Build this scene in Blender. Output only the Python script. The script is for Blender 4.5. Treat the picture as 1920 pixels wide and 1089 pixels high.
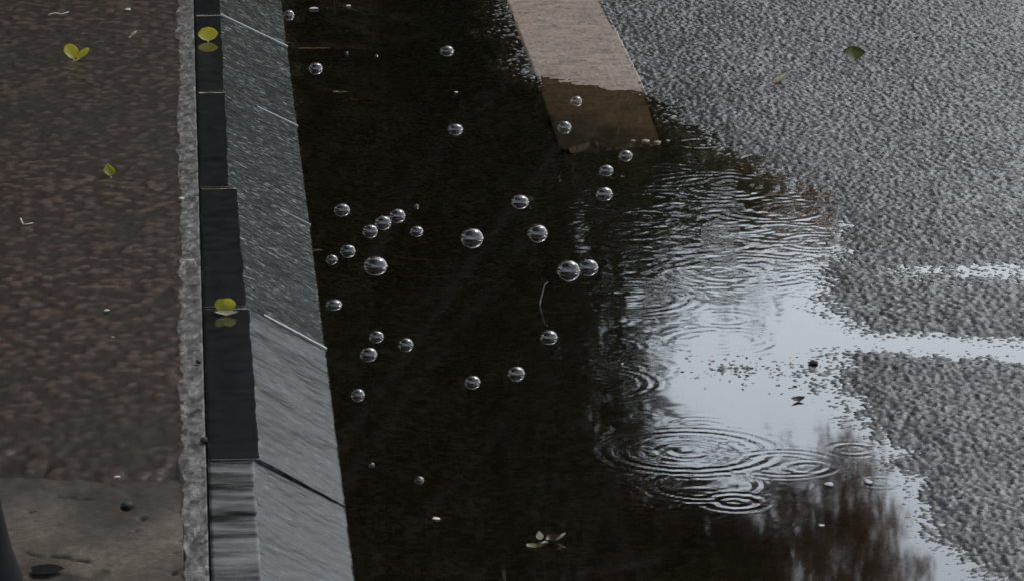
import bpy, bmesh, math, random
import numpy as np
from mathutils import Vector, Matrix, Euler
R = math.radians
random.seed(7)
rng = np.random.default_rng(7)

scene = bpy.context.scene
for o in list(bpy.data.objects):
    bpy.data.objects.remove(o)
col = scene.collection

# ------------------------------------------------------------------ camera
CAM_H = 1.7
PITCH, YAW, FPX = 13.0, 3.79, 9460.0
cd = bpy.data.cameras.new('camera')
cam = bpy.data.objects.new('camera', cd)
col.objects.link(cam)
cam.location = (0, 0, CAM_H)
cam.rotation_euler = (R(90 - PITCH), 0, R(-YAW))
cd.sensor_width = 36.0
cd.lens = 36.0 * FPX / 1920.0
cd.clip_start = 0.1
cd.clip_end = 2000
scene.camera = cam

# ------------------------------------------------------------------ sky and sun (wet, overcast daylight)
SUN_AZ, SUN_EL = 40.0, 46.0
w = bpy.data.worlds.new('World')
scene.world = w
w.use_nodes = True
wn, wl = w.node_tree.nodes, w.node_tree.links
bg = wn['Background']
sky = wn.new('ShaderNodeTexSky')
sky.sky_type = 'NISHITA'
sky.sun_disc = False
sky.sun_elevation = R(SUN_EL)
sky.sun_rotation = R(SUN_AZ)
sky.dust_density = 1.5
sky.air_density = 1.2
hs = wn.new('ShaderNodeHueSaturation')
hs.inputs['Saturation'].default_value = 0.52
tc = wn.new('ShaderNodeTexCoord')
cl = wn.new('ShaderNodeTexNoise')
cl.inputs['Scale'].default_value = 3.0
cl.inputs['Detail'].default_value = 6.0
cr = wn.new('ShaderNodeMapRange')
cr.inputs['From Min'].default_value = 0.3
cr.inputs['From Max'].default_value = 0.7
cr.inputs['To Min'].default_value = 0.75
cr.inputs['To Max'].default_value = 1.2
mx = wn.new('ShaderNodeMix')
mx.data_type = 'RGBA'
mx.blend_type = 'MULTIPLY'
mx.inputs[0].default_value = 1.0
wl.new(tc.outputs['Generated'], cl.inputs['Vector'])
wl.new(cl.outputs['Fac'], cr.inputs['Value'])
wl.new(sky.outputs[0], hs.inputs['Color'])
wl.new(hs.outputs[0], mx.inputs[6])
wl.new(cr.outputs[0], mx.inputs[7])
wl.new(mx.outputs[2], bg.inputs['Color'])
bg.inputs['Strength'].default_value = 0.12

sd = bpy.data.lights.new('sun', 'SUN')
sd.energy = 0.55
sd.angle = R(16)
sd.color = (1.0, 0.97, 0.93)
sun = bpy.data.objects.new('sun', sd)
col.objects.link(sun)
sv = Vector((math.sin(R(SUN_AZ)) * math.cos(R(SUN_EL)), math.cos(R(SUN_AZ)) * math.cos(R(SUN_EL)), math.sin(R(SUN_EL))))
sun.rotation_euler = sv.to_track_quat('Z', 'Y').to_euler()

scene.view_settings.view_transform = 'Standard'
scene.view_settings.look = 'None'
scene.view_settings.exposure = 1.25
scene.view_settings.gamma = 1.0
scene.view_settings.use_curve_mapping = False
scene.render.engine = 'CYCLES'
scene.cycles.max_bounces = 8
scene.cycles.transparent_max_bounces = 24

# ------------------------------------------------------------------ photo pixel -> point on a level z
_rot = cam.rotation_euler.to_matrix()
def at(px, py, z=0.0):
    d = _rot @ Vector(((px - 960) / FPX, -(py - 544.5) / FPX, -1.0))
    t = (z - CAM_H) / d.z
    return Vector((d.x * t, d.y * t, z))
def scale(py, z=0.0):                       # metres per photo pixel on level z
    a, b = at(900, py, z), at(901, py, z)
    return (a - b).length

# ------------------------------------------------------------------ noise on arrays
_tab = rng.random((512, 512))
def vnoise(x, y, ox=0):
    xi = np.floor(x).astype(int); yi = np.floor(y).astype(int)
    fx = x - xi; fy = y - yi
    fx = fx * fx * (3 - 2 * fx); fy = fy * fy * (3 - 2 * fy)
    g = lambda a, b: _tab[(a + ox) % 512, (b + 3 * ox) % 512]
    return (g(xi, yi) * (1 - fx) + g(xi + 1, yi) * fx) * (1 - fy) + (g(xi, yi + 1) * (1 - fx) + g(xi + 1, yi + 1) * fx) * fy
def fbm(x, y, ox=0, n=4):
    s = 0; a = 0.5
    for k in range(n):
        s = s + a * vnoise(x * 2 ** k, y * 2 ** k, ox + 17 * k); a *= 0.5
    return s
def cells(x, y, c, ox=0, tilt=False):                   # nearest jittered point: distance / cell size, a random value of that point
    u, v = x / c, y / c
    xi = np.floor(u).astype(int); yi = np.floor(v).astype(int)
    best = np.full(x.shape, 9.0); val = np.zeros(x.shape); lean = np.zeros(x.shape)
    for dx in (-1, 0, 1):
        for dy in (-1, 0, 1):
            a, b = xi + dx, yi + dy
            px = a + 0.15 + 0.7 * _tab[(a + ox) % 512, (b + 5 + ox) % 512]
            py = b + 0.15 + 0.7 * _tab[(a + 91 + ox) % 512, (b + 33 + ox) % 512]
            d = (px - u) ** 2 + (py - v) ** 2
            m = d < best
            best = np.where(m, d, best)
            val = np.where(m, _tab[(a + 201 + ox) % 512, (b + 77 + ox) % 512], val)
            if tilt:
                lean = np.where(m, (u - px) * (_tab[(a + 11) % 512, (b + 301) % 512] - .5) + (v - py) * (_tab[(a + 411) % 512, (b + 141) % 512] - .5), lean)
    return (np.sqrt(best), val, lean * 2 * c) if tilt else (np.sqrt(best), val)

# ------------------------------------------------------------------ object helpers
def tag(o, label=None, cat=None, group=None, kind=None):
    if label: o['label'] = label
    if cat: o['category'] = cat
    if group: o['group'] = group
    if kind: o['kind'] = kind
    return o
def link(name, me, mats=(), parent=None):
    o = bpy.data.objects.new(name, me)
    col.objects.link(o)
    for m in (mats if isinstance(mats, (list, tuple)) else [mats]):
        me.materials.append(m)
    if parent: o.parent = parent
    return o
def grid_mesh(name, X, Y, Z, smooth=True):
    n, m = X.shape
    v = np.stack([X, Y, Z], -1).reshape(-1, 3).astype(np.float32)
    i = np.arange(n * m).reshape(n, m)
    q = np.stack([i[:-1, :-1], i[:-1, 1:], i[1:, 1:], i[1:, :-1]], -1).reshape(-1, 4)
    me = bpy.data.meshes.new(name)
    me.vertices.add(len(v)); me.vertices.foreach_set('co', v.ravel())
    me.loops.add(q.size); me.loops.foreach_set('vertex_index', q.ravel().astype(np.int32))
    me.polygons.add(len(q)); me.polygons.foreach_set('loop_start', (np.arange(len(q)) * 4).astype(np.int32))
    me.polygons.foreach_set('use_smooth', np.full(len(q), smooth))
    me.update(calc_edges=True)
    return me
def quads_mesh(name, v, smooth=False):      # v: (n,4,3)
    n = len(v)
    me = bpy.data.meshes.new(name)
    me.vertices.add(n * 4); me.vertices.foreach_set('co', v.reshape(-1).astype(np.float32))
    me.loops.add(n * 4); me.loops.foreach_set('vertex_index', np.arange(n * 4, dtype=np.int32))
    me.polygons.add(n); me.polygons.foreach_set('loop_start', (np.arange(n) * 4).astype(np.int32))
    me.update(calc_edges=True)
    return me
def bm_link(name, bm, mats, parent=None, smooth=True):
    me = bpy.data.meshes.new(name)
    for f in bm.faces: f.smooth = smooth
    bm.to_mesh(me); bm.free()
    return link(name, me, mats, parent)
def tube(bm, pts, rads, seg=8):
    rings = []
    for k, p in enumerate(pts):
        p = Vector(p)
        a = Vector(pts[max(k - 1, 0)]); b = Vector(pts[min(k + 1, len(pts) - 1)])
        t = (b - a).normalized()
        s = t.cross(Vector((0.31, 0.2, 0.93))).normalized(); u = t.cross(s)
        rings.append([bm.verts.new(p + float(rads[k]) * (math.cos(2 * math.pi * j / seg) * s + math.sin(2 * math.pi * j / seg) * u)) for j in range(seg)])
    for r0, r1 in zip(rings, rings[1:]):
        for j in range(seg):
            bm.faces.new((r0[j], r0[(j + 1) % seg], r1[(j + 1) % seg], r1[j]))
    bm.faces.new(rings[0][::-1]); bm.faces.new(rings[-1])

# ------------------------------------------------------------------ materials
class Mat:
    def __init__(s, name):
        s.m = bpy.data.materials.new(name); s.m.use_nodes = True
        s.n, s.l = s.m.node_tree.nodes, s.m.node_tree.links
        s.b = s.n['Principled BSDF']; s.out = s.n['Material Output']
        s.tc = s.n.new('ShaderNodeTexCoord')
    def noise(s, sc=1.0, stretch=(1, 1, 1), detail=5, rough=0.6, rot=(0, 0, 0)):
        mp = s.n.new('ShaderNodeMapping')
        mp.inputs['Scale'].default_value = [sc * k for k in stretch]
        mp.inputs['Rotation'].default_value = rot
        s.l.new(s.tc.outputs['Object'], mp.inputs['Vector'])
        t = s.n.new('ShaderNodeTexNoise')
        t.inputs['Scale'].default_value = 1.0; t.inputs['Detail'].default_value = detail; t.inputs['Roughness'].default_value = rough
        s.l.new(mp.outputs[0], t.inputs['Vector'])
        return t.outputs['Fac']
    def voro(s, sc, feature='Color'):
        t = s.n.new('ShaderNodeTexVoronoi'); t.inputs['Scale'].default_value = sc
        s.l.new(s.tc.outputs['Object'], t.inputs['Vector'])
        bw = s.n.new('ShaderNodeRGBToBW'); s.l.new(t.outputs['Color'], bw.inputs[0])
        return bw.outputs[0]
    def attr(s, name):
        t = s.n.new('ShaderNodeAttribute'); t.attribute_name = name
        return t.outputs['Fac']
    def math(s, op, a, b):
        t = s.n.new('ShaderNodeMath'); t.operation = op
        for i, v in enumerate((a, b)):
            if isinstance(v, bpy.types.NodeSocket): s.l.new(v, t.inputs[i])
            else: t.inputs[i].default_value = v
        return t.outputs[0]
    def ramp(s, fac, stops):
        r = s.n.new('ShaderNodeValToRGB')
        while len(r.color_ramp.elements) < len(stops): r.color_ramp.elements.new(0.5)
        for e, (p, c) in zip(r.color_ramp.elements, stops):
            e.position = p; e.color = (*c, 1) if isinstance(c, tuple) else (c, c, c, 1)
        s.l.new(fac, r.inputs[0]); return r.outputs[0]
    def mix(s, fac, a, b, mode='MIX'):
        x = s.n.new('ShaderNodeMix'); x.data_type = 'RGBA'; x.blend_type = mode
        for sock, val in ((0, fac), (6, a), (7, b)):
            if isinstance(val, bpy.types.NodeSocket): s.l.new(val, x.inputs[sock])
            elif sock == 0: x.inputs[0].default_value = val
            else: x.inputs[sock].default_value = (*val, 1)
        return x.outputs[2]
    def set(s, **kw):
        for k, v in kw.items():
            k = {'base': 'Base Color', 'rough': 'Roughness', 'coat': 'Coat Weight', 'coat_rough': 'Coat Roughness', 'spec': 'Specular IOR Level'}[k]
            if isinstance(v, bpy.types.NodeSocket): s.l.new(v, s.b.inputs[k])
            elif isinstance(v, tuple): s.b.inputs[k].default_value = (*v, 1)
            else: s.b.inputs[k].default_value = v
        return s
    def bump(s, h, strength=0.5, dist=0.002):
        b = s.n.new('ShaderNodeBump'); b.inputs['Strength'].default_value = strength; b.inputs['Distance'].default_value = dist
        s.l.new(h, b.inputs['Height']); s.l.new(b.outputs[0], s.b.inputs['Normal']); return s

A = Mat('wet_asphalt')
ast = A.math('ADD', A.math('MULTIPLY', A.attr('stone'), .75), A.math('MULTIPLY', A.voro(190), .25))
abase = A.mix(A.ramp(A.noise(2.6, stretch=(1, .7, 1), detail=8, rough=.65), [(.36, 0.0), (.62, .85)]), A.ramp(ast, [(0.12, (.007, .008, .007)), (0.5, (.028, .030, .028)), (.70, (.075, .078, .073)), (0.92, (.28, .28, .26))]), (.030, .028, .022))
A.set(base=A.mix(A.attr('silt_murk'), abase, (.011, .011, .007)), rough=A.ramp(A.attr('stone'), [(.1, .5), (.45, .16), (.9, .34)]), spec=0.14)  # dark mix also paints in the light lost in deeper murky water
A.bump(A.noise(420, detail=3), 0.5, 0.0012)
M_asphalt = A.m

P = Mat('wet_red_brown_paving')
pst = P.math('ADD', P.math('MULTIPLY', P.attr('stone'), .7), P.math('MULTIPLY', P.noise(90), .3))
P.set(base=P.mix(P.ramp(P.noise(2.5, detail=6), [(.35, 0.0), (.65, .55)]), P.ramp(pst, [(0.1, (.012, .0072, .0045)), (0.5, (.023, .0142, .0092)), (0.85, (.070, .045, .031))]), (.018, .0135, .0085)),
      rough=.5, coat=.2, coat_rough=.10, spec=.08)
P.bump(P.noise(160, detail=4), 0.4, 0.0015)
M_paving = P.m

K = Mat('wet_concrete')
kc = K.math('ADD', K.math('MULTIPLY', K.noise(11, stretch=(1, .6, 1), detail=9, rough=.72), .6), K.math('MULTIPLY', K.noise(140, detail=5, rough=.7), .4))
K.set(base=K.mix(K.attr('dirt'), K.ramp(kc, [(.34, (.019, .014, .009)), (.5, (.064, .050, .037)), (.66, (.145, .120, .096))]), (.010, .0078, .006)), rough=.6, spec=.08)
K.bump(K.noise(90, detail=6), .35, .0015)
M_concrete = K.m

E = Mat('mortar_edging')
E.set(base=E.ramp(E.noise(45, detail=8, rough=.75), [(.3, (.018, .015, .012)), (.5, (.060, .054, .047)), (.74, (.18, .178, .172))]), spec=.25, rough=E.ramp(E.noise(25), [(.3, .2), (.7, .6)]))
E.bump(E.noise(150, detail=6), .7, .003)
M_edging = E.m

T = Mat('kerb_top_film')
T.set(base=T.ramp(T.noise(30), [(.3, .010), (.7, .022)]), rough=T.ramp(T.noise(9, detail=7), [(.45, .04), (.7, .13)]))
T.bump(T.noise(40), .08, .001)
M_ktop = T.m
T2 = Mat('kerb_top_worn')
T2.set(base=T2.ramp(T2.noise(16, stretch=(.35, 1.3, 1), detail=7), [(.38, (.010, .0105, .009)), (.52, (.030, .030, .026)), (.72, (.11, .11, .105))]),
       rough=T2.ramp(T2.noise(16, stretch=(.35, 1.3, 1), detail=7), [(.35, .12), (.6, .5)]))
T2.bump(T2.noise(80), .4, .002)
M_ktop2 = T2.m
F = Mat('kerb_hewn_face')
fl = F.noise(1.0, stretch=(75, 120, 75), detail=5, rough=.75, rot=(0, 0, R(14)))
pa = F.noise(1.0, stretch=(12, 22, 12), detail=5, rough=.6, rot=(0, 0, R(14)))
F.set(base=F.mix(F.ramp(pa, [(.38, .1), (.6, 1.0)]), (.004, .0055, .0045), F.ramp(fl, [(.38, (.005, .007, .0055)), (.50, (.012, .0165, .013)), (.57, (.042, .050, .044)), (.66, (.30, .31, .31))])),
      rough=F.ramp(fl, [(.4, .16), (.7, .4)]), spec=.008)
F.bump(fl, .25, .0015)
M_kface = F.m
F2 = Mat('kerb_smoother_skylit_face')  # smoother, and a paler bluish copy with the sky reflection painted into its base
fl = F2.noise(1.0, stretch=(70, 110, 70), detail=5, rough=.75, rot=(0, 0, R(14)))
pa = F2.noise(1.0, stretch=(9, 22, 9), detail=6, rough=.65, rot=(0, 0, R(14)))
F2.set(base=F2.mix(F2.ramp(pa, [(.43, 0.0), (.57, 1.0)]), (.006, .008, .0065), F2.ramp(fl, [(.34, (.016, .018, .019)), (.50, (.036, .039, .043)), (.62, (.075, .08, .086)), (.72, (.24, .25, .26))])), rough=F2.ramp(pa, [(.4, .16), (.6, .34)]), spec=.035)
F2.bump(fl, .2, .0012)
M_kface2 = F2.m
J = Mat('pale_joint_mortar'); J.set(base=J.ramp(J.noise(120), [(.3, .13), (.7, .26)]), rough=.5); M_joint = J.m
J = Mat('dark_joint_gap'); J.set(base=(.02, .022, .02), rough=.6); M_gap = J.m

L = Mat('dirty_road_line')
ln = L.noise(1.0, stretch=(16, 30, 20), detail=9, rough=.80)
L.set(base=L.mix(L.ramp(L.noise(6, detail=6), [(.4, 0.0), (.7, .5)]), L.ramp(ln, [(.37, (.022, .015, .010)), (.44, (.12, .092, .066)), (.52, (.165, .118, .078)), (.68, (.23, .17, .118))]), (.10, .075, .052)), rough=.5, spec=.25)
L.set(base=L.mix(L.ramp(L.noise(55, stretch=(1, .8, 1), detail=5, rough=.7), [(.58, 0.0), (.66, .85)]), L.b.inputs['Base Color'].links[0].from_socket, (.022, .019, .015)))
L.set(base=L.mix(L.attr('silt_murk'), L.b.inputs['Base Color'].links[0].from_socket, (.013, .012, .008)))  # fade into deep murky water painted onto the line, along with silt
L.bump(ln, .5, .003)
M_line = L.m

def film(name, tint, f0, gain, ior=None, rough=0.0):
    m = Mat(name); m.n.remove(m.b)
    tr = m.n.new('ShaderNodeBsdfTransparent'); tr.inputs[0].default_value = (*tint, 1)
    gl = m.n.new('ShaderNodeBsdfGlossy'); gl.inputs['Roughness'].default_value = rough; gl.inputs[0].default_value = (1, 1, 1, 1)
    mx = m.n.new('ShaderNodeMixShader')
    if ior:
        fr = m.n.new('ShaderNodeFresnel'); fr.inputs[0].default_value = ior; m.l.new(fr.outputs[0], mx.inputs[0])
    else:
        lw = m.n.new('ShaderNodeLayerWeight'); lw.inputs['Blend'].default_value = .5
        pw = m.n.new('ShaderNodeMath'); pw.operation = 'POWER'; pw.inputs[1].default_value = 4.0
        ma = m.n.new('ShaderNodeMath'); ma.operation = 'MULTIPLY_ADD'; ma.inputs[1].default_value = gain; ma.inputs[2].default_value = f0; ma.use_clamp = True
        m.l.new(lw.outputs['Facing'], pw.inputs[0]); m.l.new(pw.outputs[0], ma.inputs[0]); m.l.new(ma.outputs[0], mx.inputs[0])
    m.l.new(tr.outputs[0], mx.inputs[1]); m.l.new(gl.outputs[0], mx.inputs[2]); m.l.new(mx.outputs[0], m.out.inputs[0])
    return m.m
M_water = film('murky_puddle_water', (.70, .64, .53), 0, 0, ior=1.333, rough=0.028)
M_bubble = film('bubble_film', (.97, .97, .97), .075, .8)

def leafmat(name, c1, c2, rough=.4, sc=60, trans=0.0, spec=.5):
    m = Mat(name)
    c = m.ramp(m.noise(sc, detail=4), [(.35, c1), (.65, c2)])
    m.set(base=c, rough=rough, spec=spec)
    if trans:                               # a thin leaf lets light through
        t = m.n.new('ShaderNodeBsdfTranslucent'); m.l.new(c, t.inputs[0])
        x = m.n.new('ShaderNodeMixShader'); x.inputs[0].default_value = trans
        m.l.new(m.b.outputs[0], x.inputs[1]); m.l.new(t.outputs[0], x.inputs[2]); m.l.new(x.outputs[0], m.out.inputs[0])
    return m.m
M_yellow = leafmat('yellow_leaf', (.50, .44, .035), (.60, .53, .07), trans=.5)
M_ygreen = leafmat('yellow_green_leaf', (.27, .27, .02), (.42, .39, .05), trans=.5)
M_green = leafmat('green_leaf', (.06, .075, .006), (.10, .115, .010), .5, 60, .3, .3)
M_pale = leafmat('pale_dry_leaf', (.40, .36, .24), (.55, .52, .40))
M_olive = leafmat('olive_rim', (.10, .12, .02), (.16, .17, .03))
M_brown = leafmat('brown_leaf', (.05, .03, .015), (.085, .05, .02))
M_amber = leafmat('sunken_amber_leaf', (.15, .10, .035), (.24, .17, .06))
M_white = leafmat('pale_foam', (.25, .25, .24), (.45, .45, .44), .85, 200, 0, .1)
M_stone = leafmat('dark_pebble', (.015, .015, .014), (.035, .033, .03), .8, 150, 0, .15)
M_rubber = leafmat('black_rubber', (.004, .004, .0045), (.007, .007, .008), .8, 20, 0, .1)
M_bark = leafmat('bark', (.03, .024, .018), (.06, .05, .04), .8, 12)
M_dark_foliage = leafmat('dark_evergreen_foliage', (.009, .015, .007), (.024, .034, .015), .7, 6, 0, .15)
M_olive_foliage = leafmat('olive_foliage', (.05, .06, .02), (.09, .10, .035), .7, 6, 0, .2)
M_brown_foliage = leafmat('brown_foliage', (.20, .10, .055), (.34, .19, .115), .7, 6, .5, .1)

# ------------------------------------------------------------------ ground
KERB_TOP = 0.063
XO = at(590, 500).x                          # foot of the kerb face
shore_px = [(480, -260), (860, -260), (905, -60), (945, 0), (985, 100), (1003, 140), (1080, 158), (1160, 168), (1215, 176), (1240, 190),
            (1268, 212), (1320, 245), (1400, 290), (1465, 325), (1545, 372), (1570, 430), (1565, 470), (1577, 500), (1560, 520), (1558, 560),
            (1575, 590), (1610, 610), (1640, 630), (1700, 626), (1760, 622), (1840, 632), (1920, 642), (2150, 650), (2150, 695), (1920, 682),
            (1800, 680), (1720, 668), (1650, 658), (1605, 662), (1595, 690), (1560, 730), (1570, 745), (1600, 758), (1640, 790), (1700, 835),
            (1725, 850), (1695, 872), (1710, 890), (1700, 920), (1730, 960), (1740, 1000), (1780, 1020), (1830, 1050), (1880, 1075),
            (1920, 1095), (2000, 1140), (2060, 1300), (2060, 1500), (480, 1500)]
shore = np.array([at(*p)[:2] for p in shore_px])
def shore_dist(X, Y):                        # > 0 outside the puddle
    d = np.full(X.shape, 1e9); inside = np.zeros(X.shape, bool)
    for (x0, y0), (x1, y1) in zip(shore, np.roll(shore, -1, 0)):
        ex, ey = x1 - x0, y1 - y0
        t = np.clip(((X - x0) * ex + (Y - y0) * ey) / (ex * ex + ey * ey + 1e-12), 0, 1)
        d = np.minimum(d, (X - x0 - t * ex) ** 2 + (Y - y0 - t * ey) ** 2)
        c = ((y0 > Y) != (y1 > Y)) & (X < (x1 - x0) * (Y - y0) / (y1 - y0 + 1e-12) + x0)
        inside ^= c
    return np.sqrt(d) * np.where(inside, -1, 1)
def mound(X, Y, px, py, rx, ry):             # soft bump centred on a photo point, radii in photo pixels
    c = at(px, py); s = scale(py)
    sy = (at(px, py - ry) - at(px, py + ry)).length / 2
    return np.exp(-((X - c.x) / (rx * s)) ** 2 - ((Y - c.y) / sy) ** 2)

la, lb = at(945, 0).x, at(1130, 0).x
ye, ysub = at(1140, 265).y, at(1090, 158).y
X0, X1, Y0, Y1 = XO - 0.02, 1.86, 5.15, 10.9
xs = np.arange(X0, X1, 0.0031); ys = np.arange(Y0, Y1, 0.0052)
GX, GY = np.meshgrid(xs, ys)
jit = (vnoise(GX * 38, GY * 38) - .5) * .016 + (vnoise(GX * 9, GY * 9, 5) - .5) * .05
sdist = shore_dist(GX, GY) + jit
base = np.where(sdist > 0, np.minimum(sdist * 0.05, 0.0032), np.maximum(np.where(sdist > -.06, sdist * .045, -.0027 + (sdist + .06) * .10), -0.026))
base = base + np.where(sdist > 0, (fbm(GX * 5, GY * 3.5, 9) - .45) * .012, 0) * np.clip(sdist / .06, 0, 1)
base = base + (-base - .0006) * np.clip(1.1 * mound(GX, GY, 1560, 700, 75, 55) + 1.05 * mound(GX, GY, 1370, 692, 120, 30), 0, 1) * (sdist < 0)
for q in ((1860, 735, 110, 30), (1870, 868, 120, 34), (1620, 470, 60, 14), (1850, 980, 90, 22)):
    base = base - .0030 * mound(GX, GY, *q) * (sdist > 0) * np.clip(2.2 * fbm(GX * 9, GY * 16, 19) - .6, 0, 1)
silt_murk = np.clip((-base - .0022) / .003, 0, 1)  # grows with depth: light loss of murky water painted in, plus silt filling
silt_murk = silt_murk * silt_murk * (3 - 2 * silt_murk)
base = base - .0007 * mound(GX, GY, 1740, 470, 240, 50) * (sdist > 0) * np.clip(3 * fbm(GX * 16, GY * 30, 23) - 1.1, 0, 1)
d1, v1, t1 = cells(GX, GY, 0.0085, 0, True)
stone = (0.0002 + 0.0036 * v1) * np.clip(1 - (d1 / .66) ** 2, 0, 1) ** .42 * (1 - .85 * silt_murk) + t1 * .30 * (1 - silt_murk)
under = np.clip(np.minimum(GX - la - .012, lb - .012 - GX) / .006, 0, 1) * np.clip((GY - ye - .004) / .01, 0, 1)
GZ = base + stone - 0.0012 - .012 * under + (vnoise(GX * 300, GY * 300, 3) - .5) * .0004
def add_attr(me, name, arr):
    at_ = me.attributes.new(name, 'FLOAT', 'POINT'); at_.data.foreach_set('value', arr.astype(np.float32).ravel())
road = link('road', grid_mesh('road', GX, GY, GZ), M_asphalt)
add_attr(road.data, 'stone', v1 * np.clip(1.35 - d1 * 1.1, 0, 1))
add_attr(road.data, 'silt_murk', silt_murk * .97)
tag(road, 'wet coarse grey asphalt carriageway right of the puddle', kind='structure')
# the same carriageway going on out of view (four sheets round the close-up mesh)
def sheet(name, rects, z, m, label):
    bm = bmesh.new()
    for x0, x1, y0, y1 in rects:
        bm.faces.new([bm.verts.new(p) for p in ((x0, y0, z), (x1, y0, z), (x1, y1, z), (x0, y1, z))])
    return tag(bm_link(name, bm, m, smooth=False), label, kind='structure')
sheet('puddle_beyond', [(XO, la, Y1, 17), (XO, 1.2, 1.5, Y0)], 0.0, M_water, 'dark puddle water going on along the kerb out of view')
sheet('marking_beyond', [(la, lb, Y1, 60)], 0.003, M_line, 'road line going on out of view')
sheet('road_beyond', [(X1 - .01, 30, -200, 900), (X0, X1 - .01, Y1 - .01, 900), (X0, X1 - .01, -200, Y0 + .01)], -0.004, M_asphalt, 'wet asphalt road running on out of view')

# road line, dry and proud far off, running down into the water

lx = np.linspace(la, lb, 70); ly = np.arange(ye, Y1, 0.006)
LX, LY = np.meshgrid(lx, ly)
edge = (fbm(LY * 17, LX * 0 + 3, 3) - .47) * .020
LX = LX + edge * np.where(LX < (la + lb) / 2, 1, -1) * np.abs(LX - (la + lb) / 2) * 2 / (lb - la)
endn = np.clip((LY - ye) / .06, 0, 1)
tilt = (LX - la) / (lb - la) - .5
LZ = np.clip((LY - ysub + (tilt * .18)) * .03, -.013, .0040) + (fbm(LX * 26, LY * 40, 21) - .47) * .0035 + .0012 * (endn - 1)
dl, vl = cells(LX, LY, 0.0080)
LZ = LZ + .0011 * vl * np.clip(1 - (dl / .66) ** 2, 0, 1)
gapm = np.clip(1 - np.abs(tilt) * 2, 0, .04) / .04
LZ = LZ - (1 - gapm) * .012
# broken tip
chip = (vnoise(LX * 40, LY * 12, 40) > .45 + 0.5 * np.clip((LY - ye) / .05, 0, 1)) & (LY < ye + .07)
LZ = LZ - np.where(chip, .006, 0)
line = link('road_marking', grid_mesh('road_marking', LX, LY, LZ), M_line)
add_attr(line.data, 'silt_murk', np.clip((ysub - LY) / (ysub - ye) * 1.5 - (tilt + .5) * 1.25 + (fbm(LX * 16, LY * 10, 53) - .47) * 1.5 + .45 * np.clip(1 - (LY - ye) / .30, 0, 1), 0, 1) * .95)  # near end and left side painted darker, as deeper murky water would dim them
tag(line, 'worn dirty white road line sinking into the puddle at its near end', kind='structure')

# pavement on the left, its mortar edging, and the smoother concrete nearest the camera
XK = at(378, 545, KERB_TOP).x                # back of the kerb stones
XE = at(338, 545, KERB_TOP).x                # left side of the mortar edging
yc = at(180, 912, KERB_TOP).y                # far edge of the concrete
px_ = np.arange(-.62, XE + .016, 0.0042); py_ = np.arange(yc - .03, Y1, 0.0075)
PX, PY = np.meshgrid(px_, py_)
d2, v2 = cells(PX, PY * .8, 0.016, 60)
d3, v3 = cells(PX, PY, 0.009, 160)
PZ = KERB_TOP - .005 + .0020 * v2 * np.sqrt(np.clip(1 - (d2 / .75) ** 2, 0, 1)) + .0009 * v3 * (1 - np.clip(d3, 0, 1)) + (fbm(PX * 6, PY * 6, 31) - .5) * .002
PZ = PZ - .016 * np.clip(1 - (PY - yc + .06 + (fbm(PX * 14, PY * 6, 77) - .5) * .22) / .26, 0, 1)
PZ = PZ - .010 * np.clip((PX - XE - .006) / .006, 0, 1)
pav = link('pavement', grid_mesh('pavement', PX, PY, PZ), M_paving)
add_attr(pav.data, 'stone', v2 * np.clip(1.3 - d2 * .9, 0, 1))
tag(pav, 'wet red brown granular pavement left of the kerb', kind='structure')
cx_ = np.arange(-.62, XE + .004, 0.004); cy_ = np.arange(5.4, yc + .3, 0.003)
CX, CY = np.meshgrid(cx_, cy_)
CZ = KERB_TOP - .0035 + (fbm(CX * 9, CY * 9, 44) - .5) * .004 + (fbm(CX * 50, CY * 50, 14) - .5) * .0012
DIRT = np.zeros(CX.shape)
def crack(pts, wd, depth):
    global CZ, DIRT
    pts = [at(x, y, KERB_TOP) for x, y in pts]
    d = np.full(CX.shape, 1e9)
    for a, b in zip(pts, pts[1:]):
        ex, ey = b.x - a.x, b.y - a.y
        t = np.clip(((CX - a.x) * ex + (CY - a.y) * ey) / (ex * ex + ey * ey), 0, 1)
        d = np.minimum(d, np.hypot(CX - a.x - t * ex, CY - a.y - t * ey + (fbm(CX * 40, CY * 0, 91) - .47) * .05))
    q = np.clip(2.4 * fbm(CX * 14, CY * 3, 93) - .5, 0, 1)
    CZ = CZ - depth * .45 * q * np.exp(-(d / wd) ** 2)
    DIRT = np.maximum(DIRT, np.clip(q * 1.4, 0, 1) * np.exp(-(d / (wd * 1.3)) ** 2))
crack([(60, 922), (112, 925), (170, 930), (215, 935), (300, 946), (345, 955)], .0035, .007)
crack([(50, 1031), (110, 1037), (165, 1045), (200, 1050), (250, 1058), (330, 1066)], .0045, .008)
for hx, hy, hr in ((237, 947, 9), (265, 967, 6), (254, 989, 4), (56, 953, 4), (328, 1030, 4), (335, 1008, 3), (325, 1067, 7)):
    c = at(hx, hy, KERB_TOP); s = scale(hy)
    DIRT = np.maximum(DIRT, np.exp(-(np.hypot(CX - c.x, (CY - c.y) * .38) / (hr * s)) ** 4))
    CZ = CZ - .004 * np.exp(-(np.hypot(CX - c.x, (CY - c.y) * .45) / (hr * s)) ** 4)
CZ = CZ - .011 * np.clip((CY - yc + .02 + (fbm(CX * 14, CY * 6, 79) - .5) * .12) / .12, 0, 1)
apron = link('concrete_apron', grid_mesh('concrete_apron', CX, CY, CZ), M_concrete)
DIRT = np.maximum(DIRT, np.clip((CY - yc + .30 + (fbm(CX * 12, CY * 5, 171) - .5) * .5) / .5, 0, .75))
DIRT = np.maximum(DIRT, np.clip((fbm(CX * 30, CY * 14, 181) - .60) * 5, 0, .7))
add_attr(apron.data, 'dirt', DIRT)
tag(apron, 'cracked smooth concrete band across the lower left corner', kind='structure')
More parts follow.
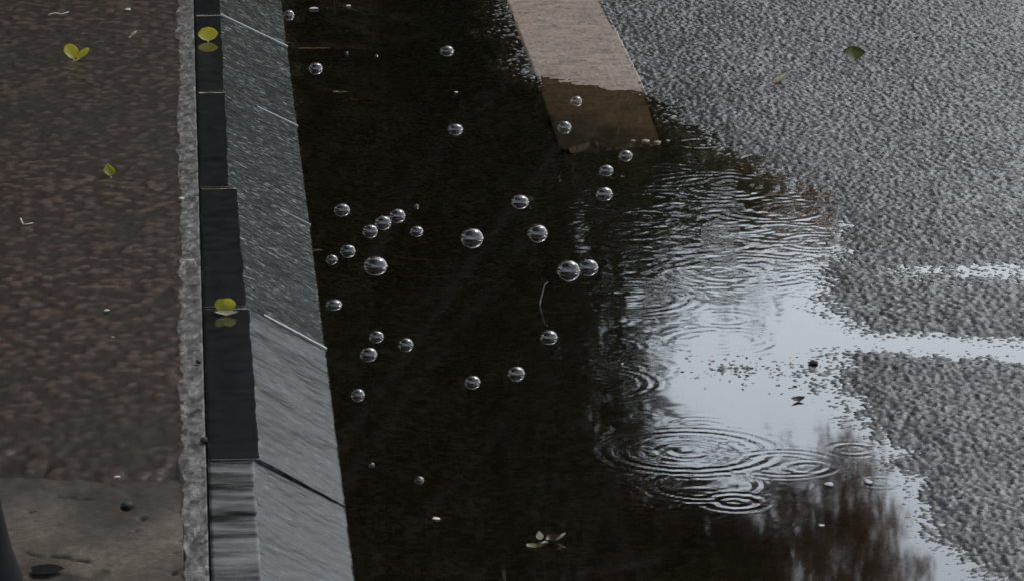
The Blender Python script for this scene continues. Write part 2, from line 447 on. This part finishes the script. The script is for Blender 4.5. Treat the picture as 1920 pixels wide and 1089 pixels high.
ex_ = np.linspace(XE - .006, XK + .004, 26); ey_ = np.arange(Y0 - .3, Y1, 0.006)
EX, EY = np.meshgrid(ex_, ey_)
EX = EX + (fbm(EY * 13, EX * 0, 81) - .47) * .018 * np.clip((XK - EX) / (XK - XE), 0, 1)
EZ = KERB_TOP - .003 + (fbm(EX * 60, EY * 38, 87, 5) - .45) * .0075
tt = (ex_ - ex_[0]) / (ex_[-1] - ex_[0])
EZ = EZ - .012 * np.clip(1 - np.minimum(tt, 1 - tt) / .12, 0, 1)[None, :]
edging = link('mortar_edging', grid_mesh('mortar_edging', EX, EY, EZ), M_edging)
tag(edging, 'lumpy grey mortar strip between pavement and kerb', kind='structure')
sheet('pavement_beyond', [(-30, -.62, -200, 900), (-.62, XK, Y1, 900), (-.62, XE - .002, -200, 5.4), (XE - .002, XK, -200, Y0 - .3)], KERB_TOP - .004, M_paving, 'pavement running on out of view')

bm = bmesh.new(); c = at(86, 1068, KERB_TOP); s_ = scale(1068, KERB_TOP)
bm.faces.new([bm.verts.new((c.x + 30 * s_ * math.cos(a) * (1 + .12 * math.sin(3 * a + 1)), c.y + 34 * s_ * math.sin(a) * (1 + .1 * math.sin(2 * a)), KERB_TOP + .0012)) for a in np.linspace(0, 2 * math.pi, 40)[:-1]])
tag(bm_link('small_puddle', bm, M_ktop, smooth=False), 'small dark pool on the concrete in the lower left corner', kind='structure')

# ------------------------------------------------------------------ kerb of separate stones
kerb = bpy.data.objects.new('kerb', None); col.objects.link(kerb)
kerb.location = (XK, 8, 0)
tag(kerb, 'wet granite kerb with a dark flat top and a sloping rough face', 'kerb')
jb = [-560, -330, -150, -40, 88, 237, 423, 655, 951, 1327, 1800]          # joints, photo rows at the foot
jy = [at(600, y).y for y in jb]
tops = {88: (414, 30, 419, 165), 237: (424, 190, 427, 340), 423: (443, 350, 461, 570), 655: (468, 590, 487, 850), 951: (474, 862, 491, 1089)}
def kerb_stone(y0, y1, xt0, xt1, mats):
    n = max(8, int((y0 - y1) / .006)); g = .004
    yv = np.linspace(y0 - g, y1 + g, n)
    prof = []
    us = np.concatenate([np.linspace(0, .42, 14), np.linspace(.44, 1, 34)])
    V = np.zeros((n, len(us) + 3, 3))
    for i, y in enumerate(yv):
        xt = xt0 + (xt1 - xt0) * i / (n - 1)
        V[i, 0] = (XK + .002, y, -.06)
        for k, u in enumerate(us):
            if u <= .42: V[i, k + 1] = (XK + .002 + (xt - XK - .002) * u / .42, y, KERB_TOP)
            else:
                f = (u - .42) / .58; V[i, k + 1] = (xt + (XO - xt) * f, y, KERB_TOP * (1 - f))
        V[i, -2] = (XO + .004, y, -.03); V[i, -1] = (XO + .004, y, -.06)
    face = (np.concatenate([[0], us, [1, 1]]) > .42)[None, :] * np.ones((n, 1))
    U = np.concatenate([[0], us, [1, 1]])[None, :] * np.ones((n, 1))
    nz = (fbm(U * 32, V[:, :, 1] * 90, 120) - .47) * .0022 * face + (fbm(U * 3, V[:, :, 1] * 12, 130) - .47) * .002 * face
    if mats[1] is M_kface2: nz = nz * .45
    nz = nz * np.clip((U - .42) / .04, 0, 1) + (fbm(V[:, :, 0] * 12, V[:, :, 1] * 4, 140) - .5) * .0007 * (1 - face)
    V[:, :, 2] += nz * .9; V[:, :, 0] += nz * .45
    # worn arris
    V[:, :, 0] += ((fbm(V[:, :, 1] * 16, U * 0, 150, 3) - .44) * .006 * np.exp(-((U - .42) / .03) ** 2))
    me = grid_mesh('kerb_stone', V[:, :, 0], V[:, :, 1], V[:, :, 2])
    o = link('kerb_stone', me, mats, kerb)
    o.matrix_parent_inverse = Matrix.Translation(-kerb.location)
    fc = len(us) + 2
    idx = np.zeros((n - 1, fc), np.int32); idx[:, 14:] = 1
    me.polygons.foreach_set('material_index', idx.ravel())
    sh = np.ones((n - 1, fc), bool); sh[:, 14] = False
    me.polygons.foreach_set('use_smooth', sh.ravel())
    # ends
    bm = bmesh.new(); bm.from_mesh(me); bm.verts.ensure_lookup_table()
    m = len(us) + 3
    a = bm.faces.new([bm.verts[k] for k in range(m)]); b = bm.faces.new([bm.verts[(n - 1) * m + k] for k in range(m)][::-1])
    a.material_index = b.material_index = 1
    bmesh.ops.recalc_face_normals(bm, faces=bm.faces); bm.to_mesh(me); bm.free()
    return o
for k in range(len(jb) - 1):
    q = tops.get(jb[k])
    if q: xt0, xt1 = at(q[0], q[1], KERB_TOP).x, at(q[2], q[3], KERB_TOP).x
    else: xt0 = xt1 = at(413, 10, KERB_TOP).x if jb[k] < 0 else at(491, 1089, KERB_TOP).x
    st = kerb_stone(jy[k], jy[k + 1], xt0, xt1, [M_ktop2 if jb[k] == 951 else M_ktop, M_kface2 if jb[k] >= 655 else M_kface])
    if jb[k] == 951: st['label'] = 'paler streaked kerb stone nearest the bottom edge'
for k, (yb, y) in enumerate(zip(jb, jy)):
    q = tops.get(yb)
    xt = at(q[0], q[1], KERB_TOP).x if q else at(413, 10, KERB_TOP).x
    pale = yb in (88, 237, 423, 655)
    wd = {88: .0085, 655: .0085, 237: .006, 423: .003}.get(yb, .0045) / 2
    f0 = {237: .45, 423: .6, 655: .2}.get(yb, 0.0)
    zt = KERB_TOP * (1 - f0) + (.0022 if pale else -.005); x0 = xt + (XO - xt) * f0
    bm = bmesh.new()
    outl = [(x0, zt), (XO + .0025, .002 if pale else -.006), (XO + .0025, -.05), (x0, -.05)]
    if not q or f0 == 0: outl = [(XK + .004, KERB_TOP - .007), (x0 - .002, KERB_TOP - .0065)] + outl[:3] + [(XK + .004, -.05)]
    a = [bm.verts.new((x, y - wd, z)) for x, z in outl]; b = [bm.verts.new((x, y + wd, z)) for x, z in outl]
    bm.faces.new(a); bm.faces.new(b[::-1])
    for i in range(len(a)): bm.faces.new((a[i], b[i], b[(i + 1) % len(a)], a[(i + 1) % len(a)]))
    bmesh.ops.recalc_face_normals(bm, faces=bm.faces)
    o = bm_link('mortar_joint', bm, M_joint if pale else M_gap, kerb, smooth=False)
    o.matrix_parent_inverse = Matrix.Translation(-kerb.location)

# ------------------------------------------------------------------ puddle water with raindrop rings
wx = np.arange(XO + .001, 1.86, 0.0052); wy = np.arange(Y0, Y1, 0.006)
WX, WY = np.meshgrid(wx, wy)
WZ = np.zeros(WX.shape)
def ring(px, py, r, lam, amp, width):
    global WZ
    c = at(px, py); s = scale(py)
    r, lam, width = r * s, lam * s, width * s
    m = (np.abs(WX - c.x) < r + 3 * width) & (np.abs(WY - c.y) < r + 3 * width)
    d = np.hypot(WX[m] - c.x, WY[m] - c.y)
    WZ[m] += amp * np.exp(-((d - r) / width) ** 2) * np.cos(2 * math.pi * (d - r) / lam) * .75 * np.clip(r / (d + r * .4), 0, 1.2)
for q in ((1290, 845, 150, 30, .00022, 34), (1290, 845, 70, 30, .00006, 40), (1380, 941, 48, 30, .00027, 26), (1515, 876, 40, 26, .00017, 14),
          (1600, 842, 38, 24, .00012, 16), (1310, 268, 42, 30, .0003, 22), (1330, 352, 120, 30, .00015, 40), (1440, 392, 110, 28, .00012, 36),
          (1235, 330, 90, 30, .00013, 40), (1400, 505, 130, 28, .0001, 40), (1180, 560, 120, 28, .00014, 50), (1530, 455, 70, 24, .00014, 30),
          (1085, 718, 130, 22, .00022, 34), (885, 660, 60, 20, .00016, 18), (1012, 574, 26, 18, .0003, 16), (1325, 908, 110, 26, .00012, 30),
          (1200, 780, 26, 20, .0003, 12), (1350, 640, 110, 26, .00006, 40), (1530, 520, 34, 18, .0003, 16), (1570, 612, 34, 18, .0003, 14),
          (1740, 628, 26, 12, .0002, 10), (1470, 870, 90, 24, .00012, 30), (1060, 745, 70, 20, .00012, 20), (1000, 440, 36, 18, .0002, 14),
          (890, 450, 34, 18, .00016, 14), (900, 232, 40, 20, .0002, 14), (900, 528, 30, 18, .0002, 12), (1650, 905, 40, 22, .00012, 20)):
    ring(*q)
for k in range(50):
    ring(random.uniform(1090, 1570), random.uniform(340, 530), random.uniform(14, 120), random.uniform(18, 32), random.uniform(.00003, .00011), random.uniform(16, 50))
for k in range(26):
    ring(random.uniform(1080, 1420), random.uniform(520, 700), random.uniform(14, 90), random.uniform(18, 30), random.uniform(.00003, .00010), random.uniform(14, 40))
for k in range(14):
    ring(random.uniform(1150, 1480), random.uniform(800, 990), random.uniform(14, 70), random.uniform(18, 28), random.uniform(.00003, .00008), random.uniform(14, 30))
rough_m = np.clip(1.3 * mound(WX, WY, 1320, 430, 220, 100) + .5 * mound(WX, WY, 1220, 600, 110, 90) + .35 * mound(WX, WY, 1290, 860, 200, 90), 0, 1)
WZ += rough_m * (fbm(WX * 52, WY * 52, 210, 3) - .44) * .00040
WZ += (fbm(WX * 9, WY * 9, 230, 2) - .37) * .0001
# keep the water still where it only fills the gaps between stones
WZ *= np.clip(-(shore_dist(WX, WY)) / .05 + .25, 0.05, 1)
water = link('puddle_water', grid_mesh('puddle_water', WX, WY, WZ), M_water)
tag(water, 'dark puddle along the kerb mirroring trees and sky with rain rings', kind='structure')

# ------------------------------------------------------------------ trees across the road, seen mirrored in the puddle, and an added shade tree
def leaves(c, rad, n, size, seed, droop=0.0, hollow=.45):
    g = np.random.default_rng(seed)
    d = g.normal(size=(n, 3)); d /= np.linalg.norm(d, axis=1)[:, None]
    r = (hollow ** 3 + (1 - hollow ** 3) * g.random(n)) ** (1 / 3)
    lump = .86 + .28 * vnoise(d[:, 0] * 4 + seed, d[:, 2] * 4 + d[:, 1] * 3, seed)
    p = d * (r * lump)[:, None] * np.array(rad) + np.array(c)
    q = max(3, n // 40)                     # leaves gather round twig ends
    p = p[:q][g.integers(0, q, n)] + np.clip(g.normal(size=(n, 3)), -2, 2) * size * 2.2
    a = g.normal(size=(n, 3)); a[:, 2] -= droop; a /= np.linalg.norm(a, axis=1)[:, None]
    b = np.cross(a, g.normal(size=(n, 3))); b /= np.linalg.norm(b, axis=1)[:, None]
    s = size * (.6 + .8 * g.random(n))[:, None]
    return np.stack([p - a * s, p + b * s * .45, p + a * s, p - b * s * .45], 1)
def tree(name, label, base, top, trunk_r, crowns, m, seed):
    e = bpy.data.objects.new(name, None); col.objects.link(e); e.location = (base[0], base[1], 0)
    tag(e, label, 'tree', 'trees and shrubs mirrored in the puddle')
    L0 = Vector(e.location)
    bm = bmesh.new(); b = Vector((0, 0, -.1)); t = Vector(top) - L0
    tube(bm, [b, b.lerp(t, .35) + Vector((.08, .05, 0)), b.lerp(t, .7) - Vector((.06, 0, 0)), t], [trunk_r, trunk_r * .75, trunk_r * .55, trunk_r * .3], 10)
    rr = random.Random(seed)
    for (c, rad, n, s) in crowns:
        for k in range(7):
            p0 = b.lerp(t, rr.uniform(.5, .98)); p1 = Vector(c) - L0 + Vector([rr.uniform(-.75, .75) * q for q in rad])
            tube(bm, [p0, p0.lerp(p1, .5) + Vector((0, 0, .15)), p1], [trunk_r * .32, trunk_r * .18, trunk_r * .06], 6)
    bm_link('trunk', bm, M_bark, e)
    v = np.concatenate([leaves(Vector(c) - L0, rad, n, s, seed + 11 * i, .4) for i, (c, rad, n, s) in enumerate(crowns)])
    link('crown', quads_mesh('crown', v), m, e)
    return e
tree('evergreen_tree', 'big dark evergreen whose reflection blackens the left of the puddle', (-2.6, 18), (-2.6, 18, 8), .28,
     [((-2.75, 18, 4.2), (4.0, 2.6, 5.6), 90000, .05), ((-3.1, 19.2, 4.6), (4.1, 2.0, 5.8), 45000, .12),
      ((1.0, 18.3, 2.3), (.58, .5, 1.7), 14000, .045), ((-1.9, 18.6, 1.7), (3.1, 1.2, 1.7), 30000, .07), ((-2.2, 20.6, 3.2), (3.4, 1.0, 3.6), 36000, .11), ((1.0, 17.5, 2.5), (.62, .6, 1.5), 16000, .018), ((1.4, 17.3, 2.2), (.45, .5, 1.6), 5500, .018)], M_dark_foliage, 3)
tree('evergreen_tree', 'further dark evergreen left of the big one', (-9, 21), (-9, 21, 9), .3,
     [((-8.6, 21, 5.2), (4.8, 3, 6.4), 24000, .2)], M_dark_foliage, 5)
tree('evergreen_tree', 'dark evergreen standing behind the big one', (-2, 26), (-2, 26, 11), .3,
     [((-2.6, 26, 6.5), (4.3, 3, 7.6), 50000, .14)], M_dark_foliage, 8)
tree('brown_leaved_tree', 'brown leaved tree with boughs reaching right over the road', (.4, 22), (1.9, 22, 5.4), .16,
     [((2.3, 22, 5.35), (.5, .8, 1.0), 14000, .02), ((2.8, 22.1, 5.2), (.42, .7, 1.0), 14000, .02), ((2.05, 22.4, 5.7), (.8, .8, 1.3), 9000, .05), ((3.08, 22.2, 5.15), (.26, .5, .95), 5000, .02), ((2.2, 22.4, 4.95), (.55, .4, .55), 6000, .03),
      ((1.6, 22.3, 7.4), (1.6, 1.6, 2.0), 9000, .07)], M_brown_foliage, 12)
for k, (x, y, h, rx, m) in enumerate(((2.2, 24, 3.75, .9, 0), (2.95, 24.6, 3.7, .5, 1), (3.5, 25, 3.3, .75, 0), (4.3, 26, 3.1, .75, 0), (6.2, 26, 1.4, 1.2, 0), (8.6, 26, 1.6, 1.6, 0), (12, 27, 2.0, 2.2, 0))):
    tree('tall_shrub', ['tall olive shrub next to the dark evergreen', 'narrow brown shrub between two olive ones', 'olive shrub right of the brown one', 'olive shrub at the right end of the high row',
         'lowest olive shrub past the gap', 'broad low olive shrub in the row', 'broadest olive shrub at the far right of the row'][k], (x, y), (x, y, h * .7), .07,
         [((x, y, h * .5), (rx, 1.1, h * .52), 8000, .045), ((x, y + .3, h * .47), (rx * .92, .9, h * .47), 5000, .10)], M_brown_foliage if m else M_olive_foliage, 30 + k)
tree('sparse_tree', 'far thin crowned tree above the shrubs', (4.4, 40), (4.4, 40, 5), .10,
     [((4.35, 40, 4.6), (1.35, 1.4, 3.3), 6500, .06)], M_olive_foliage, 71)
tree('shade_tree', 'unseen tree added on the pavement to shade the left side', (-3.2, 5.5), (-3.0, 6.5, 6.2), .2,
     [((-3.3, 7.5, 6.6), (4.3, 5.5, 2.4), 16000, .15)], M_dark_foliage, 60)  # out of view, added so its crown darkens pavement and kerb

# ------------------------------------------------------------------ bubbles
def bubble_mesh(seg=28):
    prof = [(1.08, .0), (1.035, .04), (1.005, .09)]
    prof += [(math.cos(a) * 1.0, .10 + math.sin(a) * .86) for a in np.linspace(.08, math.pi / 2, 12)]
    bm = bmesh.new(); rings = []
    for r, z in prof[:-1]:
        rings.append([bm.verts.new((r * math.cos(2 * math.pi * j / seg), r * math.sin(2 * math.pi * j / seg), z)) for j in range(seg)])
    for r0, r1 in zip(rings, rings[1:]):
        for j in range(seg): bm.faces.new((r0[j], r0[(j + 1) % seg], r1[(j + 1) % seg], r1[j]))
    top = bm.verts.new((0, 0, prof[-1][1]))
    for j in range(seg): bm.faces.new((rings[-1][j], rings[-1][(j + 1) % seg], top))
    me = bpy.data.meshes.new('bubble')
    for f in bm.faces: f.smooth = True
    bm.to_mesh(me); bm.free(); me.materials.append(M_bubble)
    return me
bub = bubble_mesh()
# photo x, top row, radius, label
bubbles = [
    (541, 18, 11, 'small bubble touching the kerb at the top of the puddle'),
    (592, 116, 13, 'bubble beside the kerb just below the upper joint'),
    (838, 84, 12, 'lone bubble in the upper puddle left of the road line'),
    (854, 230, 13, 'lone bubble below the upper one, left of the sunken line end'),
    (1058, 227, 12, 'bubble beside the left edge of the sunken road line'),
    (1080, 179, 11, 'pale bursting bubble over the sunken road line'),
    (1173, 280, 12, 'bubble just below the broken tip of the road line'),
    (1137, 307, 13, 'middle bubble of the three strung below the road line tip'),
    (1133, 349, 15, 'largest bubble of the three strung below the road line tip'),
    (641, 380, 14, 'bubble alone left of the row of four near the kerb'),
    (745, 390, 15, 'topmost and largest of the close trio of bubbles'),
    (718, 404, 14, 'middle one of the close trio of bubbles'),
    (694, 421, 13, 'lowest one of the close trio of bubbles'),
    (781, 422, 12, 'small bubble right of the close trio'),
    (885, 427, 20, 'large bubble alone in the middle of the dark water'),
    (975, 363, 16, 'bubble up and left of the large ringed one'),
    (1008, 419, 19, 'large bubble with bright ripples on its right side'),
    (1066, 487, 21, 'left and larger one of the touching pair of bubbles'),
    (1103, 485, 17, 'right and smaller one of the touching pair of bubbles'),
    (652, 457, 14, 'bubble above right of the amber leaf at the kerb'),
    (622, 476, 11, 'small bubble at the tip of the sunken amber leaf'),
    (704, 478, 21, 'largest bubble near the kerb, below the trio'),
    (626, 557, 14, 'low flat bubble close to the kerb, alone'),
    (706, 618, 13, 'upper one of two bubbles stacked near the kerb'),
    (691, 648, 16, 'lower larger one of two bubbles stacked near the kerb'),
    (761, 632, 14, 'bubble right of the two stacked near the kerb'),
    (1029, 617, 15, 'bubble below the upright twig'),
    (886, 702, 14, 'left one of the two lowest mid-water bubbles'),
    (968, 684, 16, 'right larger one of the two lowest mid-water bubbles'),
    (671, 727, 13, 'lowest bubble near the kerb'),
    (786, 891, 8, 'small bubble alone in the near black water'),
    (697, 866, 5, 'tiny bubble between the kerb and the small near one'),
    (781, 383, 4, 'tiny bubble above the small one right of the trio'),
    (706, 102, 3, 'tiny bubble right of the sunken sliver, far water'),
    (650, 97, 3, 'tiny bubble above the sunken sliver, far water')]
for k, (px, top, r, lab) in enumerate(bubbles):
    yc_ = top + r * .97
    p = at(px, yc_, 0.0006)
    o = bpy.data.objects.new('bubble', bub); col.objects.link(o)
    s = r * scale(yc_)
    o.location = p; o.scale = (s * random.uniform(.96, 1.05), s * random.uniform(.92, 1.08), s * (.70 if 'flat' in lab else random.uniform(.80, .98)))
    o.rotation_euler.z = k * .7
    tag(o, lab, 'bubble', 'rain bubbles floating on the puddle')

# ------------------------------------------------------------------ fallen leaves and litter
def leaf(name, px, py, z, lw, shape, tilt, turn, m, label, curl=.25, stem=True, roll=0, group='fallen leaves', m_stem=None, thick=.0006):
    """lw: length, width in photo pixels; tilt: 0 lies flat, 90 stands with its blade to the camera"""
    s = scale(py, z); Ln, Wd = lw[0] * s * 1.15, lw[1] * s * 1.1
    n, k = 14, 9
    bm = bmesh.new(); V = []
    for i in range(n):
        t = i / (n - 1)
        wv = {'round': math.sqrt(max(0, 1 - (2 * t - 1) ** 2)), 'oval': math.sin(math.pi * t) ** .7, 'drop': math.sin(math.pi * t ** .65) ** .9}[shape]
        wv = max(wv, .03)
        row = []
        for j in range(k):
            u = 2 * j / (k - 1) - 1
            x = u * wv * Wd / 2 * (1 + .05 * math.sin(9 * t + 3 * u)); y = t * Ln
            zz = curl * Ln * (u * u * wv * .35 + (t - .4) ** 2 * .8) + abs(u) * .06 * Wd - .06 * Wd
            row.append(bm.verts.new((x, y, zz)))
        V.append(row)
    for i in range(n - 1):
        for j in range(k - 1): bm.faces.new((V[i][j], V[i][j + 1], V[i + 1][j + 1], V[i + 1][j]))
    bmesh.ops.solidify(bm, geom=bm.faces[:], thickness=thick)
    zmin = min(v.co.z for v in bm.verts)
    o = bm_link(name, bm, m)
    o.rotation_euler = (R(tilt), R(roll), R(turn))
    o.location = at(px, py, z)
    low = min((o.rotation_euler.to_matrix() @ v.co).z for v in o.data.vertices)
    o.location.z -= low
    tag(o, label, 'leaf', group)
    if stem:
        bm = bmesh.new()
        tube(bm, [(0, .1 * Ln, -.04 * Wd), (.01 * Ln, -.12 * Ln, .02 * Ln), (.05 * Ln, -.32 * Ln, .01 * Ln)], [.0012, .001, .0008], 6)
        bm_link('leaf_stem', bm, m_stem or m, o)
    return o
PZT = KERB_TOP - .002
# standing round leaf on the kerb
leaf('leaf', 390, 79, KERB_TOP, (30, 33), 'round', 38, 0, M_yellow, 'round bright yellow leaf standing on the dark kerb top, far end', .1)
leaf('leaf', 424, 590, KERB_TOP, (30, 36), 'round', 35, 10, M_ygreen, 'cupped yellow green leaf with pale rim on the dark kerb top', .9, m_stem=M_pale)
leaf('leaf', 424, 592, KERB_TOP + .0015, (16, 40), 'oval', 8, -4, M_pale, 'pale curled leaf sliver under the cupped green leaf on the kerb', .5, stem=False)
leaf('leaf', 138, 112, PZT, (30, 26), 'round', 45, 24, M_yellow, 'left leaflet of the yellow pair on the brown pavement', .2)
leaf('leaf', 146, 112, PZT, (26, 26), 'round', 35, -62, M_yellow, 'right leaflet of the yellow pair on the brown pavement', .2)
leaf('leaf', 207, 331, PZT, (26, 20), 'drop', 40, 15, M_ygreen, 'small yellow green leaf standing on the brown pavement', .3)
leaf('leaf', 1605, 113, .004, (30, 37), 'oval', 34, 8, M_green, 'dark green oval leaf on the grey asphalt', .12, stem=False)
leaf('leaf', 1450, 157, .005, (34, 14), 'drop', 28, -80, M_pale, 'little pale curled leaf on the asphalt near the road line', .8)
leaf('leaf', 1024, 1015, .0008, (26, 34), 'drop', 12, -80, M_brown, 'brown curled leaf afloat in the near dark water', .7, m_stem=M_pale)
leaf('leaf', 1013, 1012, .0008, (16, 14), 'drop', 50, 10, M_pale, 'whitish upturned end beside the floating brown leaf', .5, stem=False)
leaf('leaf', 1040, 1013, .0015, (24, 7), 'oval', 20, -62, M_pale, 'thin white curled edge right of the floating brown leaf', .5, stem=False)
leaf('leaf', 1004, 1027, .0006, (20, 22), 'round', 6, 30, M_olive, 'olive leaf scrap left of the floating brown leaf', .2, stem=False)
leaf('leaf', 245, 68, PZT + .001, (14, 7), 'oval', 25, -70, M_pale, 'short pale curled leaf on the far brown pavement', .9)
leaf('leaf', 586, 473, -.0015, (10, 38), 'oval', 3, 5, M_amber, 'amber leaf strip in the water against the kerb', .1, stem=False)
leaf('leaf', 638, 175, -.001, (9, 28), 'oval', 3, -8, M_amber, 'amber sliver sunken in the far water', .1, stem=False)
leaf('leaf', 666, 189, -.003, (9, 24), 'oval', 3, -10, M_amber, 'dim amber sliver right of the other sunken one', .1, stem=False)
leaf('leaf', 588, 94, -.003, (5, 60), 'oval', 3, 0, M_amber, 'long dim sunken leaf strip beside the far kerb', .05, stem=False)

def twig(px, py, pts, r, m, label, z):
    s = scale(py, z); bm = bmesh.new()
    tube(bm, [(x * s, y * s, q * s) for x, y, q in pts], [r * s * f for f in np.linspace(1, .6, len(pts))], 6)
    o = bm_link('twig', bm, m); o.location = at(px, py, z)
    return tag(o, label, 'twig')
M_twig = leafmat('grey_twig', (.09, .085, .07), (.15, .14, .12), .5, 90)
twig(1012, 572, [(0, 0, -8), (1, 2, 6), (6, 4, 24), (10, 6, 38), (16, 7, 42)], 1.8, M_twig, 'thin grey twig sticking up out of the dark water', 0)
twig(95, 29, [(-4, 0, 1), (8, 6, 3), (22, 2, 2), (34, 4, 5)], 1.6, M_pale, 'thin pale stalk at the top of the brown pavement', PZT)
twig(40, 424, [(-2, 20, 10), (3, 4, 3), (8, 0, 3), (22, 6, 4)], 1.5, M_pale, 'bent pale stalk at the left edge of the brown pavement', PZT)
twig(338, 492, [(0, 0, 3), (12, 2, 4), (26, 0, 3)], 1.6, M_pale, 'straight pale stalk lying across the mortar strip', KERB_TOP)

def pebble(name, px, py, r, z, m, label, cat, group, squash=.7, seed=0):
    bm = bmesh.new(); bmesh.ops.create_icosphere(bm, subdivisions=2, radius=1)
    rr = random.Random(px * 7 + py)
    for v in bm.verts: v.co *= rr.uniform(.68, 1.25); v.co.z *= squash
    o = bm_link(name, bm, m); s = scale(py, z) * r
    o.scale = (s * rr.uniform(.9, 1.3), s * rr.uniform(1.2, 2), s); o.location = at(px, py, z + s * .3)
    return tag(o, label, cat, group)
G = 'dark pebbles and seeds'
pebble('pebble', 237, 945, 9, PZT, M_stone, 'round dark pebble on the lower concrete band', 'pebble', G)
pebble('pebble', 382, 824, 8, KERB_TOP, M_stone, 'dark pebble standing in for a hole in the mortar beside the kerb', 'pebble', G)  # dark lump in place of the dark of a mortar hole
pebble('pebble', 1525, 679, 9, 0, M_stone, 'dark pebble rising from the bright water', 'pebble', G, .4)
leaf('leaf', 1500, 753, .0004, (14, 26), 'oval', 10, 25, M_brown, 'dark crumpled leaf scrap below the silty patch in bright water', .8, stem=False)
for px, py, r, lab in ((1187, 264, 5, 'leftmost pale chip at the sunken tip of the road line'), (1211, 265, 7, 'second pale chip from the left at the road line tip'),
                       (1232, 267, 7, 'third pale chip from the left at the road line tip'), (1252, 264, 5, 'rightmost small pale chip at the road line tip')):
    pebble('paint_chip', px, py, r, -.001, M_line, lab, 'paint chip', 'paint chips at the road line tip', .3)
pebble('pebble', 372, 677, 6, KERB_TOP, M_stone, 'small dark pebble in the mortar strip by the middle joint', 'pebble', G)
G = 'pale scraps of litter'
for px, py, r, z, lab in ((200, 581, 5, PZT, 'white scrap on the mid brown pavement'), (212, 631, 3, PZT, 'tiny white scrap below the other on brown pavement'),
                          (220, 893, 5, PZT, 'pale scrap at the edge of the lower concrete'), (240, 18, 6, PZT, 'pale scrap at the top of the brown pavement'),
                          (818, 971, 6, 0, 'tan scrap floating in the near black water'), (855, 173, 4, 0, 'tan scrap floating in the far water'),
                          (1555, 907, 8, 0, 'pale scrap floating on the brown reflection'), (1628, 902, 8, 0, 'pale scrap on the black blob of reflection'),
                          (1540, 984, 6, 0, 'pale scrap lowest on the brown reflection'), (588, 16, 7, 0, 'white scrap at the far end of the water'),
                          (653, 11, 5, 0, 'white scrap right of the other far one'), (340, 372, 7, KERB_TOP, 'white scrap on the mortar strip, upper middle')):
    pebble('litter_scrap', px, py, r, z, M_pale if 'tan' in lab else M_white, lab, 'litter', G, .22)

# brown bits adrift over the silty patch
vv = []
for k in range(120):
    x, y = random.gauss(1380, 85), random.gauss(692, 16)
    c = at(x, y + (x - 1380) * .06, .0008); s_ = random.uniform(.0012, .0036); a = random.uniform(0, 6.3)
    u = Vector((math.cos(a), math.sin(a), random.uniform(-.1, .25))) * s_; v_ = Vector((-math.sin(a), math.cos(a), random.uniform(0, .3))) * s_ * random.uniform(.4, .9)
    vv.append([c - u - v_, c + u - v_ * .6, c + u * .8 + v_, c - u * .7 + v_ * 1.1])
deb = link('floating_debris', quads_mesh('floating_debris', np.array(vv)), M_brown)
tag(deb, 'brown leaf crumbs adrift on the bright part of the puddle', kind='stuff')

# black rubber thing cut off by the lower left corner: a short post with a flared foot
bm = bmesh.new()
c = at(-62, 1092, KERB_TOP); s = scale(1089, KERB_TOP)
prof = [(.0, .32), (.018, .318), (.032, .305), (.036, .28), (.038, .12), (.044, .085), (.054, .04), (.064, .012), (.066, 0), (0, 0)]
rings = [[bm.verts.new((r * math.cos(2 * math.pi * j / 32), r * math.sin(2 * math.pi * j / 32), z)) for j in range(32)] for r, z in prof[1:-1]]
for r0, r1 in zip(rings, rings[1:]):
    for j in range(32): bm.faces.new((r0[j], r1[j], r1[(j + 1) % 32], r0[(j + 1) % 32]))
bm.faces.new(rings[0]); bm.faces.new(rings[-1][::-1])
bmesh.ops.recalc_face_normals(bm, faces=bm.faces)
post = bm_link('bollard', bm, M_rubber); post.location = (c.x, c.y, KERB_TOP - .004)
tag(post, 'black rubber bollard foot cut off by the lower left corner', 'bollard')
